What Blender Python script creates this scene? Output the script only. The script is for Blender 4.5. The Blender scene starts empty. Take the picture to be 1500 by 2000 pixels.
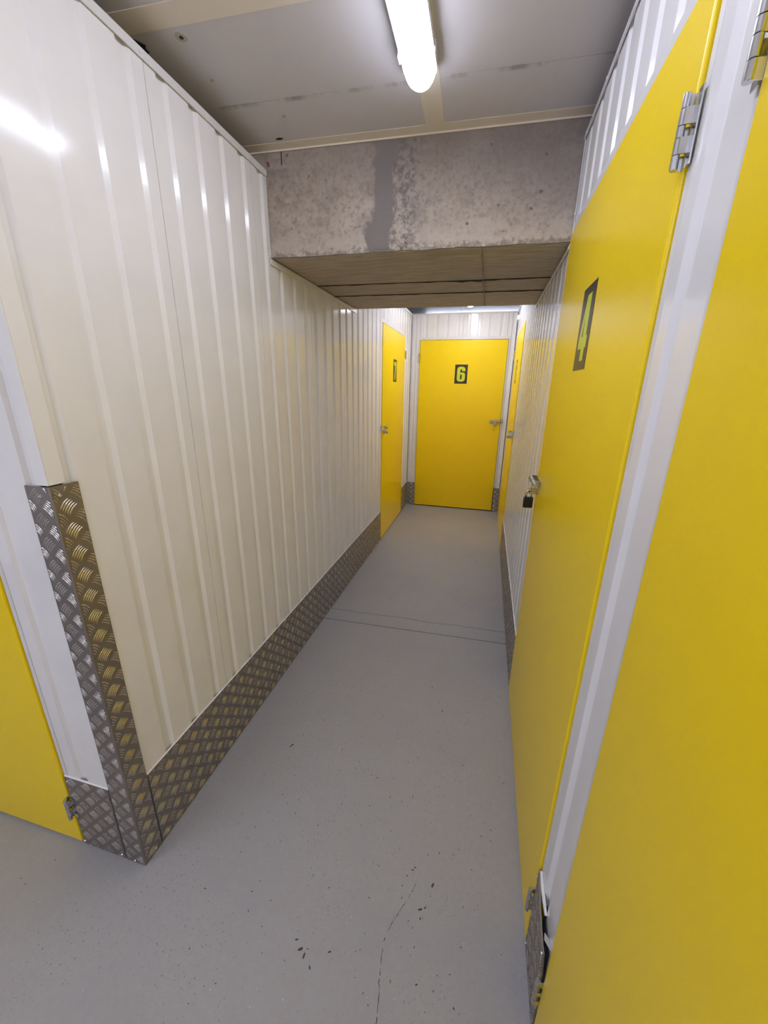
import bpy, math, random
from mathutils import Matrix, Vector
random.seed(7)
S = bpy.context.scene
COL = S.collection
PI = math.pi

# ---------------------------------------------------------------- camera
cam_d = bpy.data.cameras.new('camera')
cam = bpy.data.objects.new('camera', cam_d)
COL.objects.link(cam)
cam_d.sensor_fit = 'VERTICAL'
cam_d.sensor_height = 36.0
cam_d.sensor_width = 27.0
cam_d.lens = 757.2 / 2000.0 * 36.0
cam_d.clip_start = 0.01
YAW, PITCH, ROLL = -0.2478, -0.3111, 0.0148
fw = Vector((math.sin(YAW) * math.cos(PITCH), math.cos(YAW) * math.cos(PITCH), math.sin(PITCH)))
rt0 = Vector((math.cos(YAW), -math.sin(YAW), 0))
up0 = rt0.cross(fw)
rt = math.cos(ROLL) * rt0 + math.sin(ROLL) * up0
up = -math.sin(ROLL) * rt0 + math.cos(ROLL) * up0
mw = Matrix.Identity(4)
for i in range(3):
    mw[i][0], mw[i][1], mw[i][2] = rt[i], up[i], -fw[i]
mw[0][3], mw[1][3], mw[2][3] = 0.0, 0.0, 1.5
cam.matrix_world = mw
S.camera = cam

# ---------------------------------------------------------------- world, exposure
w = bpy.data.worlds.new('world')
S.world = w
w.use_nodes = True
w.node_tree.nodes['Background'].inputs[0].default_value = (0.02, 0.02, 0.022, 1)
w.node_tree.nodes['Background'].inputs[1].default_value = 1.0
S.view_settings.view_transform = 'Standard'
S.view_settings.look = 'None'
S.view_settings.exposure = 0.10
S.view_settings.gamma = 1.0
S.view_settings.use_curve_mapping = False
S.cycles.caustics_reflective = False
S.cycles.caustics_refractive = False
S.cycles.max_bounces = 10
S.cycles.diffuse_bounces = 6
S.cycles.glossy_bounces = 4
S.cycles.sample_clamp_indirect = 6.0
LAMP_COLOR = (0.925, 0.965, 1.15)
LAMP_NEAR, LAMP_FAR, LAMP_FILL = 16.5, 28.5, 31.0

# ---------------------------------------------------------------- measures (metres)
XL, XR, YE, Y0 = -0.945, 0.242, 4.951, 0.636
ZT = 2.322           # top of the partitions
ZC = 2.383           # underside of the ceiling boards
ZB = 2.016           # underside of the concrete beam
SL = 0.041           # beam and ceiling boards are not quite square to the corridor
ZK = 0.310           # kick plate height
ZD = 2.036           # door height
PITCH_G = 0.1235     # rib spacing of the cladding
PANEL = 4 * PITCH_G
def beam_front(x): return 1.721 + SL * (x - XL)
def beam_back(x): return 2.866 + SL * (x - XL)

# ---------------------------------------------------------------- materials
def nodes_of(name):
    m = bpy.data.materials.new(name)
    m.use_nodes = True
    nt = m.node_tree
    return m, nt, nt.nodes['Principled BSDF']
def N(nt, typ, **kw):
    n = nt.nodes.new(typ)
    for k, v in kw.items():
        setattr(n, k, v)
    return n
def noise(nt, vec, scale, detail=4, rough=0.55, dist=0.0):
    n = N(nt, 'ShaderNodeTexNoise')
    n.inputs['Scale'].default_value = scale
    n.inputs['Detail'].default_value = detail
    n.inputs['Roughness'].default_value = rough
    n.inputs['Distortion'].default_value = dist
    if vec is not None:
        nt.links.new(vec, n.inputs['Vector'])
    return n.outputs['Fac']
def ramp(nt, fac, stops):
    r = N(nt, 'ShaderNodeValToRGB')
    els = r.color_ramp.elements
    while len(els) < len(stops):
        els.new(0.5)
    for e, (p, c) in zip(els, stops):
        e.position = p
        e.color = (c, c, c, 1) if isinstance(c, (int, float)) else (*c, 1)
    nt.links.new(fac, r.inputs['Fac'])
    return r.outputs['Color']
def mix(nt, fac, a, b, blend='MIX'):
    m = N(nt, 'ShaderNodeMix', data_type='RGBA', blend_type=blend)
    for sock, v in ((0, fac), (6, a), (7, b)):
        if isinstance(v, (int, float)):
            m.inputs[sock].default_value = v
        elif isinstance(v, tuple):
            m.inputs[sock].default_value = (*v, 1)
        else:
            nt.links.new(v, m.inputs[sock])
    return m.outputs[2]
def math_n(nt, op, a, b=None, c=None):
    m = N(nt, 'ShaderNodeMath', operation=op)
    for i, v in enumerate((a, b, c)):
        if v is None:
            continue
        if isinstance(v, (int, float)):
            m.inputs[i].default_value = v
        else:
            nt.links.new(v, m.inputs[i])
    return m.outputs[0]
def mapped(nt, scale=(1, 1, 1), rot=(0, 0, 0)):
    g = N(nt, 'ShaderNodeNewGeometry')
    mp = N(nt, 'ShaderNodeMapping')
    mp.inputs['Scale'].default_value = scale
    mp.inputs['Rotation'].default_value = rot
    nt.links.new(g.outputs['Position'], mp.inputs['Vector'])
    return mp.outputs['Vector']
def xyz(nt):
    g = N(nt, 'ShaderNodeNewGeometry')
    s = N(nt, 'ShaderNodeSeparateXYZ')
    nt.links.new(g.outputs['Position'], s.inputs[0])
    return g.outputs['Position'], s.outputs
def bump(nt, bsdf, height, strength, dist):
    b = N(nt, 'ShaderNodeBump')
    b.inputs['Strength'].default_value = strength
    b.inputs['Distance'].default_value = dist
    nt.links.new(height, b.inputs['Height'])
    nt.links.new(b.outputs['Normal'], bsdf.inputs['Normal'])

def simple(name, col, rough, metal=0.0, bump_scale=None, bump_s=0.1, bump_d=0.0005, spec=0.5):
    m, nt, b = nodes_of(name)
    b.inputs['Base Color'].default_value = (*col, 1)
    b.inputs['Roughness'].default_value = rough
    b.inputs['Metallic'].default_value = metal
    b.inputs['Specular IOR Level'].default_value = spec
    vec = mapped(nt)
    v = noise(nt, vec, 9.0, 3)
    c = mix(nt, v, tuple(x * 0.95 for x in col), tuple(min(1, x * 1.05) for x in col))
    nt.links.new(c, b.inputs['Base Color'])
    if bump_scale:
        bump(nt, b, noise(nt, vec, bump_scale, 2), bump_s, bump_d)
    return m

M_WHITE = simple('white coated steel', (0.815, 0.805, 0.815), 0.13, bump_scale=14, bump_s=0.10, bump_d=0.0012)
M_TRIM = simple('white trim steel', (0.72, 0.71, 0.72), 0.28)
M_CORE = simple('partition core', (0.30, 0.30, 0.31), 0.7)
M_SCREW_W = simple('white screw head', (0.75, 0.75, 0.74), 0.35)
M_ZINC = simple('zinc plated steel', (0.62, 0.63, 0.66), 0.22, metal=1.0)
M_BRASSY = simple('passivated zinc', (0.60, 0.57, 0.47), 0.25, metal=1.0)
M_BLACK = simple('black painted metal', (0.006, 0.006, 0.007), 0.35)
M_DARK = simple('dark gap', (0.02, 0.02, 0.022), 0.8)
M_SIGN = simple('sign black vinyl', (0.030, 0.024, 0.022), 0.40)
M_LIME = simple('sign lime vinyl', (0.60, 0.66, 0.030), 0.40)
M_RED = simple('red paint mark', (0.35, 0.01, 0.02), 0.6)
M_CHIP = simple('bare dark concrete', (0.050, 0.047, 0.047), 0.8)
M_DIRT = simple('dirty joint mortar', (0.062, 0.050, 0.040), 0.9)
M_PALE = simple('pale paint ring', (0.46, 0.44, 0.36), 0.7)
M_TAPE = simple('cream joint tape', (0.74, 0.67, 0.575), 0.65, bump_scale=60, bump_s=0.2)
M_HOUSING = simple('lamp housing plastic', (0.70, 0.71, 0.74), 0.4)

def yellow():
    m, nt, b = nodes_of('yellow coated steel')
    vec = mapped(nt)
    c = mix(nt, noise(nt, vec, 5, 3), (0.90, 0.650, 0.005), (0.95, 0.690, 0.006))
    nt.links.new(c, b.inputs['Base Color'])
    b.inputs['Roughness'].default_value = 0.30
    b.inputs['Specular IOR Level'].default_value = 0.4
    h = noise(nt, vec, 330, 2)
    bump(nt, b, h, 0.22, 0.0006)
    return m
M_YELLOW = yellow()

def aluminium(name, tint, rough):
    m, nt, b = nodes_of(name)
    vec = mapped(nt)
    v = noise(nt, vec, 28, 5, 0.6)
    c = mix(nt, v, tuple(x * 0.80 for x in tint), tuple(x * 1.12 for x in tint))
    nt.links.new(c, b.inputs['Base Color'])
    b.inputs['Metallic'].default_value = 1.0
    r = ramp(nt, noise(nt, vec, 60, 4), [(0.3, rough - 0.06), (0.7, rough + 0.10)])
    nt.links.new(r, b.inputs['Roughness'])
    bump(nt, b, noise(nt, vec, 300, 3), 0.10, 0.0003)
    return m
M_TREAD = aluminium('aluminium tread plate', (0.35, 0.318, 0.305), 0.52)
M_BARS = aluminium('aluminium tread bars', (0.70, 0.66, 0.62), 0.27)

def floor_mat():
    m, nt, b = nodes_of('grey painted concrete floor')
    pos, s = xyz(nt)
    v1 = noise(nt, pos, 1.6, 5, 0.6)
    v2 = noise(nt, pos, 55, 4, 0.65)
    base = mix(nt, ramp(nt, v1, [(0.3, 0.0), (0.72, 1.0)]), (0.345, 0.342, 0.355), (0.395, 0.388, 0.400))
    base = mix(nt, ramp(nt, v2, [(0.3, 0.0), (0.7, 0.30)]), base, (0.295, 0.290, 0.300))
    # fine pin holes
    vec = mapped(nt, (1, 1.0, 1))
    pin = ramp(nt, noise(nt, vec, 150, 3, 0.6), [(0.30, 1.0), (0.37, 0.0)])
    patch = ramp(nt, noise(nt, pos, 3.1, 3), [(0.40, 0.0), (0.58, 0.9)])
    base = mix(nt, mix(nt, pin, (0, 0, 0), patch), base, (0.075, 0.072, 0.075))
    # chips of worn paint, longer than wide
    cv = mapped(nt, (1.0, 0.55, 1.0), (0, 0, 0.5))
    chip = ramp(nt, noise(nt, cv, 46, 2, 0.5, 0.6), [(0.235, 1.0), (0.262, 0.0)])
    zone = ramp(nt, noise(nt, pos, 2.3, 2), [(0.46, 0.0), (0.56, 1.0)])
    base = mix(nt, mix(nt, chip, (0, 0, 0), zone), base, (0.035, 0.034, 0.036))
    # pale specks
    sp = ramp(nt, noise(nt, pos, 120, 1, 0.4), [(0.775, 0.0), (0.80, 1.0)])
    base = mix(nt, sp, base, (0.55, 0.55, 0.56))
    nt.links.new(base, b.inputs['Base Color'])
    b.inputs['Specular IOR Level'].default_value = 0.35
    r = ramp(nt, v2, [(0.3, 0.50), (0.7, 0.64)])
    nt.links.new(r, b.inputs['Roughness'])
    hv = mapped(nt, (1.0, 1.0, 1.0))
    bump(nt, b, noise(nt, hv, 190, 4, 0.65), 0.35, 0.0012)
    return m
M_FLOOR = floor_mat()

def beam_mat():
    m, nt, b = nodes_of('old cast concrete')
    pos, s = xyz(nt)
    big = noise(nt, pos, 2.1, 6, 0.66)
    mid = noise(nt, pos, 11, 7, 0.70)
    fine = noise(nt, pos, 60, 6, 0.70)
    c = mix(nt, ramp(nt, big, [(0.32, 0.0), (0.66, 1.0)]), (0.352, 0.300, 0.258), (0.581, 0.509, 0.439))
    c = mix(nt, ramp(nt, mid, [(0.34, 0.80), (0.55, 0.0)]), c, (0.264, 0.226, 0.202))
    c = mix(nt, ramp(nt, fine, [(0.32, 0.85), (0.50, 0.0)]), c, (0.246, 0.209, 0.182))
    c = mix(nt, ramp(nt, fine, [(0.56, 0.0), (0.70, 0.40)]), c, (0.651, 0.583, 0.507))
    # darker mottling towards the top, stronger to the right
    hz = math_n(nt, 'ADD', s[2], math_n(nt, 'MULTIPLY', math_n(nt, 'SUBTRACT', mid, 0.5), 0.45))
    hx = math_n(nt, 'MULTIPLY', math_n(nt, 'ADD', s[0], 0.45), 0.17)
    top = ramp(nt, math_n(nt, 'SUBTRACT', math_n(nt, 'ADD', hz, hx), 2.13), [(0.0, 0.0), (0.24, 0.72)])
    c = mix(nt, top, c, (0.224, 0.190, 0.176))
    # pale, crumbled laitance near the lower edge, broken grey at the arris
    low = math_n(nt, 'SUBTRACT', 2.11, math_n(nt, 'ADD', s[2], math_n(nt, 'MULTIPLY', math_n(nt, 'SUBTRACT', mid, 0.5), 0.40)))
    c = mix(nt, ramp(nt, low, [(0.0, 0.0), (0.06, 0.50)]), c, (0.634, 0.566, 0.494))
    edge = math_n(nt, 'SUBTRACT', 2.036, math_n(nt, 'ADD', s[2], math_n(nt, 'MULTIPLY', math_n(nt, 'SUBTRACT', fine, 0.5), 0.12)))
    c = mix(nt, ramp(nt, edge, [(0.0, 0.0), (0.014, 0.80)]), c, (0.264, 0.235, 0.211))
    # grey cement patch running down the face, ragged at both sides
    wl = math_n(nt, 'MULTIPLY', math_n(nt, 'SUBTRACT', noise(nt, pos, 5.0, 3, 0.5), 0.5), 0.26)
    wf = math_n(nt, 'MULTIPLY', math_n(nt, 'SUBTRACT', mid, 0.5), 0.11)
    d = math_n(nt, 'ABSOLUTE', math_n(nt, 'ADD', math_n(nt, 'ADD', s[0], 0.462), math_n(nt, 'ADD', wl, wf)))
    flank = math_n(nt, 'ABSOLUTE', math_n(nt, 'ADD', math_n(nt, 'ADD', s[0], 0.385), wf))
    fl = math_n(nt, 'MULTIPLY', ramp(nt, flank, [(0.02, 0.9), (0.095, 0.0)]), ramp(nt, fine, [(0.42, 1.0), (0.56, 0.1)]))
    c = mix(nt, fl, c, (0.198, 0.174, 0.168))
    c = mix(nt, ramp(nt, d, [(0.046, 0.94), (0.058, 0.0)]), c, mix(nt, big, (0.180, 0.165, 0.165), (0.251, 0.228, 0.222)))
    # blow holes
    vo = N(nt, 'ShaderNodeTexVoronoi')
    vo.inputs['Scale'].default_value = 17
    nt.links.new(pos, vo.inputs['Vector'])
    hole = ramp(nt, math_n(nt, 'ADD', vo.outputs['Distance'], math_n(nt, 'MULTIPLY', fine, 0.30)), [(0.215, 0.9), (0.265, 0.0)])
    c = mix(nt, hole, c, (0.167, 0.144, 0.129))
    nt.links.new(c, b.inputs['Base Color'])
    b.inputs['Roughness'].default_value = 0.85
    b.inputs['Specular IOR Level'].default_value = 0.2
    hgt = math_n(nt, 'ADD', math_n(nt, 'MULTIPLY', mid, 0.6), math_n(nt, 'SUBTRACT', fine, math_n(nt, 'MULTIPLY', hole, 0.6)))
    bump(nt, b, hgt, 0.55, 0.004)
    return m
M_BEAM = beam_mat()

def soffit_mat():
    m, nt, b = nodes_of('board marked concrete')
    pos, s = xyz(nt)
    gv = mapped(nt, (1.0, 9.0, 1.0), (0, 0, -0.04))
    grain = noise(nt, gv, 7, 6, 0.65, 0.4)
    c = mix(nt, ramp(nt, grain, [(0.30, 0.0), (0.68, 1.0)]), (0.312, 0.261, 0.196), (0.522, 0.457, 0.355))
    c = mix(nt, ramp(nt, noise(nt, pos, 3.0, 5), [(0.5, 0.0), (0.75, 0.5)]), c, (0.334, 0.283, 0.217))
    nt.links.new(c, b.inputs['Base Color'])
    b.inputs['Roughness'].default_value = 0.8
    b.inputs['Specular IOR Level'].default_value = 0.25
    bump(nt, b, grain, 0.4, 0.002)
    return m
M_SOFFIT = soffit_mat()

def ceiling_mat():
    m, nt, b = nodes_of('grey ceiling board')
    pos, s = xyz(nt)
    c = mix(nt, noise(nt, pos, 4, 4), (0.57, 0.55, 0.575), (0.62, 0.60, 0.62))
    # soot smudges along the middle joint of the first row of boards
    v = math_n(nt, 'SUBTRACT', s[1], math_n(nt, 'ADD', math_n(nt, 'MULTIPLY', s[0], SL), 1.502))
    d = math_n(nt, 'ABSOLUTE', v)
    sm = math_n(nt, 'MULTIPLY', ramp(nt, d, [(0.004, 1.0), (0.013, 0.0)]),
                ramp(nt, noise(nt, mapped(nt, (1, 0.2, 1)), 9, 4, 0.65), [(0.50, 0.0), (0.64, 0.75)]))
    c = mix(nt, sm, c, (0.26, 0.24, 0.25))
    nt.links.new(c, b.inputs['Base Color'])
    b.inputs['Roughness'].default_value = 0.55
    b.inputs['Specular IOR Level'].default_value = 0.3
    bump(nt, b, noise(nt, pos, 160, 3), 0.15, 0.0006)
    return m
M_CEIL = ceiling_mat()

def lamp_mat(name, strength):
    m, nt, b = nodes_of(name)
    b.inputs['Base Color'].default_value = (0.9, 0.9, 0.9, 1)
    b.inputs['Emission Color'].default_value = (*LAMP_COLOR, 1)
    b.inputs['Emission Strength'].default_value = strength
    b.inputs['Roughness'].default_value = 0.4
    return m

# ---------------------------------------------------------------- mesh helpers
class MB:
    def __init__(self):
        self.v, self.f = [], []
    def quad(self, *pts):
        i = len(self.v)
        self.v += [tuple(p) for p in pts]
        self.f.append(tuple(range(i, i + len(pts))))
        return self
    def box(self, x0, x1, y0, y1, z0, z1):
        i = len(self.v)
        self.v += [(x, y, z) for z in (z0, z1) for y in (y0, y1) for x in (x0, x1)]
        for a in ((0, 2, 3, 1), (4, 5, 7, 6), (0, 1, 5, 4), (2, 6, 7, 3), (0, 4, 6, 2), (1, 3, 7, 5)):
            self.f.append(tuple(i + k for k in a))
        return self
    def hexa(self, lo, hi):
        """prism between two equal polygons given as point lists"""
        i, n = len(self.v), len(lo)
        self.v += [tuple(p) for p in lo] + [tuple(p) for p in hi]
        self.f.append(tuple(range(i + n - 1, i - 1, -1)))
        self.f.append(tuple(range(i + n, i + 2 * n)))
        for k in range(n):
            j = (k + 1) % n
            self.f.append((i + k, i + j, i + n + j, i + n + k))
        return self
    def tube(self, a, b, r, seg=14, r2=None):
        a, b = Vector(a), Vector(b)
        d = (b - a).normalized()
        s = d.orthogonal().normalized()
        t = d.cross(s)
        r2 = r if r2 is None else r2
        ring = lambda c, rr: [c + rr * (math.cos(2 * PI * k / seg) * s + math.sin(2 * PI * k / seg) * t) for k in range(seg)]
        return self.hexa(ring(a, r), ring(b, r2))
    def path_tube(self, pts, r, seg=8):
        pts = [Vector(p) for p in pts]
        i0 = len(self.v)
        s = None
        for k, p in enumerate(pts):
            d = (pts[min(k + 1, len(pts) - 1)] - pts[max(k - 1, 0)]).normalized()
            s = d.orthogonal().normalized() if s is None else (s - s.dot(d) * d).normalized()
            t = d.cross(s)
            self.v += [tuple(p + r * (math.cos(2 * PI * q / seg) * s + math.sin(2 * PI * q / seg) * t)) for q in range(seg)]
        for k in range(len(pts) - 1):
            for q in range(seg):
                q2 = (q + 1) % seg
                self.f.append((i0 + k * seg + q, i0 + k * seg + q2, i0 + (k + 1) * seg + q2, i0 + (k + 1) * seg + q))
        self.f.append(tuple(i0 + q for q in range(seg - 1, -1, -1)))
        e = i0 + (len(pts) - 1) * seg
        self.f.append(tuple(e + q for q in range(seg)))
        return self
    def dome(self, c, axis, r, h, seg=12):
        """screw head: low dome standing on c along axis"""
        c, d = Vector(c), Vector(axis).normalized()
        s = d.orthogonal().normalized()
        t = d.cross(s)
        i0 = len(self.v)
        prof = [(1.0, 0.0), (1.0, 0.35), (0.72, 0.8)]
        for rr, hh in prof:
            self.v += [tuple(c + d * h * hh + r * rr * (math.cos(2 * PI * k / seg) * s + math.sin(2 * PI * k / seg) * t)) for k in range(seg)]
        self.v.append(tuple(c + d * h))
        for j in range(2):
            for k in range(seg):
                k2 = (k + 1) % seg
                self.f.append((i0 + j * seg + k, i0 + j * seg + k2, i0 + (j + 1) * seg + k2, i0 + (j + 1) * seg + k))
        for k in range(seg):
            self.f.append((i0 + 2 * seg + k, i0 + 2 * seg + (k + 1) % seg, i0 + 3 * seg))
        self.f.append(tuple(i0 + k for k in range(seg - 1, -1, -1)))
        return self
    def mesh(self, name, mat, smooth=False):
        me = bpy.data.meshes.new(name)
        me.from_pydata(self.v, [], self.f)
        me.materials.append(mat)
        if smooth:
            me.polygons.foreach_set('use_smooth', [True] * len(me.polygons))
        me.update()
        return me
    def build(self, name, mat, parent=None, loc=(0, 0, 0), rz=0.0, smooth=False, bevel=None):
        o = bpy.data.objects.new(name, self.mesh(name, mat, smooth))
        COL.objects.link(o)
        if parent is not None:
            o.parent = parent
        o.location = loc
        o.rotation_euler = (0, 0, rz)
        if bevel:
            b = o.modifiers.new('bevel', 'BEVEL')
            b.width, b.segments = bevel
            b.limit_method = 'ANGLE'
            b.harden_normals = False
        return o

def tag(o, label, cat, group=None, kind=None):
    o['label'] = label
    o['category'] = cat
    if group: o['group'] = group
    if kind: o['kind'] = kind
    return o
def empty(name, loc, rz=0.0):
    o = bpy.data.objects.new(name, None)
    o.empty_display_size = 0.1
    COL.objects.link(o)
    o.location = loc
    o.rotation_euler = (0, 0, rz)
    return o
SCREW_MESH = {}
def screw(parent, c, axis=(0, -1, 0), r=0.005, h=0.004, mat=None, name='screw'):
    mat = mat or M_ZINC
    key = (name, r, h, axis, mat.name)
    if key not in SCREW_MESH:
        SCREW_MESH[key] = MB().dome((0, 0, 0), axis, r, h).mesh(name, mat)
    o = bpy.data.objects.new(name, SCREW_MESH[key])
    COL.objects.link(o)
    o.parent = parent
    o.location = c
    return o

# wall frames: local x runs to the viewer's right, local -y points at the viewer
FRAMES = {'left': ((XL, 0, 0), PI / 2, 1), 'right': ((XR, 0, 0), -PI / 2, -1), 'far': ((0, YE, 0), 0.0, 1), 'front': ((0, Y0, 0), 0.0, 1)}

# ================================================================ floor
def fj(y):
    return lambda x: y + 0.033 * (x - XL)
JA, JB = fj(2.122), fj(2.246)
X0, X1, YF0, YF1 = -3.3, 1.4, -2.3, 6.4
floor = MB().box(X0, X1, YF0, YF1, -0.08, -0.030).build('floor', M_FLOOR)
tag(floor, 'grey painted concrete floor with two dark joints across the corridor', 'floor', kind='structure')
random.seed(3)
xs = [X0 + (X1 - X0) * k / 60 for k in range(61)]
jb = [JB(x) + (random.uniform(-1, 1) * 0.006 if X0 < x < X1 else 0) for x in xs]
def slab(lo, hi):
    m = MB()
    for k in range(60):
        a, b_ = xs[k], xs[k + 1]
        m.hexa([(a, lo[k], -0.0085), (b_, lo[k + 1], -0.0085), (b_, hi[k + 1], -0.0085), (a, hi[k], -0.0085)],
               [(a, lo[k], 0), (b_, lo[k + 1], 0), (b_, hi[k + 1], 0), (a, hi[k], 0)])
    return m
def strip_mesh(lo, hi):
    m = MB()
    n = len(xs)
    m.v = [(xs[k], lo[k], 0) for k in range(n)] + [(xs[k], hi[k], 0) for k in range(n)] + [(xs[k], lo[k], -0.029) for k in range(n)] + [(xs[k], hi[k], -0.029) for k in range(n)]
    for k in range(n - 1):
        m.f += [(k, k + 1, n + k + 1, n + k), (2 * n + k, 2 * n + k + 1, k + 1, k), (n + k, n + k + 1, 3 * n + k + 1, 3 * n + k)]
    m.f += [(0, n, 3 * n, 2 * n), (n - 1, 3 * n - 1, 4 * n - 1, 2 * n - 1)]
    return m
strip_mesh([YF0] * 61, [JA(x) - 0.0036 for x in xs]).build('floor_slab', M_FLOOR, floor)
strip_mesh([JA(x) + 0.0036 for x in xs], [y - 0.0022 for y in jb]).build('floor_slab', M_FLOOR, floor)
strip_mesh([y + 0.0022 for y in jb], [YF1] * 61).build('floor_slab', M_FLOOR, floor)
# hairline crack in the foreground
def crack():
    pts = [(-0.085, 0.815), (-0.097, 0.780), (-0.115, 0.745), (-0.137, 0.700), (-0.148, 0.668), (-0.147, 0.62), (-0.141, 0.578), (-0.133, 0.545), (-0.129, 0.508), (-0.124, 0.47)]
    random.seed(5)
    m = MB()
    dense = []
    for a, b_ in zip(pts, pts[1:]):
        for t in range(6):
            k = t / 6
            dense.append((a[0] + (b_[0] - a[0]) * k + random.uniform(-1, 1) * 0.0012, a[1] + (b_[1] - a[1]) * k))
    for k in range(len(dense) - 1):
        if random.random() < 0.22: continue
        a, b_ = dense[k], dense[k + 1]
        h = random.uniform(0.0004, 0.0011)
        m.quad((a[0] - h, a[1], 0.0002), (a[0] + h, a[1], 0.0002), (b_[0] + h, b_[1], 0.0002), (b_[0] - h, b_[1], 0.0002))
    o = m.build('floor_crack', M_CHIP, floor)
    o['kind'] = 'stuff'
crack()
# bare chips in the floor paint, seen close to the camera
def chips():
    random.seed(11)
    m = MB()
    spots = [(-0.031, 0.825, 0.010, 1.2), (-0.061, 0.756, 0.008, 0.4), (-0.057, 0.735, 0.005, 1.4), (-0.046, 0.765, 0.006, 0.9), (-0.100, 0.850, 0.006, 0.1), (-0.094, 0.858, 0.005, 0.4),
             (-0.37, 0.585, 0.009, 0.6), (-0.355, 0.575, 0.008, 1.5), (-0.33, 0.558, 0.006, 2.3), (-0.39, 0.60, 0.006, 0.3), (-0.29, 0.60, 0.006, 0.5), (-0.02, 0.52, 0.005, 0.3),
             (-1.30, 0.507, 0.004, 1), (-1.27, 0.50, 0.004, 0.2), (-0.115, 0.83, 0.004, 2.2), (-0.12, 0.77, 0.004, 1.2), (0.0, 0.60, 0.004, 1.0), (0.02, 0.545, 0.004, 2.0), (-0.063, 0.67, 0.004, 1.3), (-0.045, 0.60, 0.005, 0.6),
             (-0.09, 0.72, 0.003, 0.8), (-0.22, 0.62, 0.003, 0.4), (-0.47, 0.55, 0.003, 0.2), (-0.50, 0.60, 0.003, 1.0)]
    for _ in range(260):
        spots.append((random.uniform(-0.75, 0.20), random.uniform(0.4, 1.7), random.uniform(0.0012, 0.0042), random.uniform(0, PI)))
    for x, y, s, a in spots:
        n = 7
        c, sn = math.cos(a), math.sin(a)
        ring = []
        for k in range(n):
            t = 2 * PI * k / n
            u, v = s * math.cos(t) * random.uniform(0.7, 1.1), s * 0.36 * math.sin(t) * random.uniform(0.5, 1.3)
            ring.append((x + u * c - v * sn, y + u * sn + v * c, 0.00025))
        m.quad(*ring)
    o = m.build('floor_chips', M_CHIP, floor)
    o['kind'] = 'stuff'
chips()

# ================================================================ ceiling
CA = math.atan(SL)
ceil_o = (-0.268, beam_front(-0.268))
ceiling = MB().box(-3.2, 1.9, -4.3, 4.8, 0.072, 0.11).build('ceiling', M_CEIL, None, (ceil_o[0], ceil_o[1], ZC), CA)
tag(ceiling, 'grey board ceiling with cream tape over the joints', 'ceiling', kind='structure')
cols = [-3.2, -2.42, -1.21, 0.0, 1.21, 1.9]
rows = [(-0.262, -0.0), (-0.594, -0.264)]
v = -0.596
while v > -4.2:
    rows.append((v - 0.60, v - 0.002)); v -= 0.602
v = 1.2
while v < 4.4:
    rows.append((v, v + 0.598)); v += 0.60
for a, b_ in rows:
    for c0, c1 in zip(cols, cols[1:]):
        up_ = 0.060 if a > 1.0 else 0.0
        MB().box(c0 + 0.001, c1 - 0.001, a, b_, up_, up_ + 0.0115).build('ceiling_board', M_CEIL, ceiling)
def tape(x0, x1, y0, y1):
    random.seed(int(1000 * (x0 + 5 * y0)))
    m = MB()
    n = 24
    along_x = (x1 - x0) > (y1 - y0)
    for k in range(n):
        def edge(t):
            return 0
        if along_x:
            a, b_ = x0 + (x1 - x0) * k / n, x0 + (x1 - x0) * (k + 1) / n
            m.box(a, b_, y0, y1, -0.0012, -0.0001)
        else:
            a, b_ = y0 + (y1 - y0) * k / n, y0 + (y1 - y0) * (k + 1) / n
            m.box(x0, x1, a, b_, -0.0012, -0.0001)
    m = MB().box(x0, x1, y0, y1, -0.0012, -0.0001)
    return m.build('joint_tape', M_TAPE, ceiling)
tape(-1.6, 1.2, -0.050, -0.0015)
tape(-1.6, 1.2, -0.628, -0.563)
tape(-1.6, 1.2, -1.83, -1.76)
tape(-0.033, 0.033, -0.562, -0.0505)
tape(-0.033, 0.033, -1.759, -0.629)
MB().box(-1.3, 1.2, -0.006, -0.0016, -0.006, -0.0013).build('tape_edge', M_TAPE, ceiling)
# screws, plug holes and a ragged hole
def on_ceiling(x, y):
    dx, dy = x - ceil_o[0], y - ceil_o[1]
    return (dx * math.cos(CA) + dy * math.sin(CA), -dx * math.sin(CA) + dy * math.cos(CA), 0)
for x, y, r in ((-0.767, 1.543, 0.0065), (-0.873, 1.466, 0.005), (-0.90, 1.345, 0.005), (-0.16, 1.16, 0.005)):
    screw(ceiling, on_ceiling(x, y), (0, 0, -1), r, 0.003, M_ZINC)
p = on_ceiling(-0.879, 1.192)
MB().tube((p[0], p[1], 0), (p[0], p[1], -0.0012), 0.016, 18).build('plug_ring', M_PALE, ceiling)
MB().tube((p[0], p[1], 0), (p[0], p[1], -0.0022), 0.0055, 12).build('plug_hole', M_DARK, ceiling)
def ragged(x, y, rx, ry, name, mat):
    random.seed(2)
    p = on_ceiling(x, y)
    ring = [(p[0] + rx * math.cos(2 * PI * k / 16) * random.uniform(0.8, 1.1), p[1] + ry * math.sin(2 * PI * k / 16) * random.uniform(0.8, 1.1)) for k in range(16)]
    MB().hexa([(a, b_, -0.002) for a, b_ in ring], [(a, b_, 0) for a, b_ in ring]).build(name, mat, ceiling)
ragged(-0.845, 1.655, 0.014, 0.005, 'ragged_hole', M_DARK)
ragged(-1.022, 1.190, 0.026, 0.032, 'ragged_hole', M_DARK)

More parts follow.
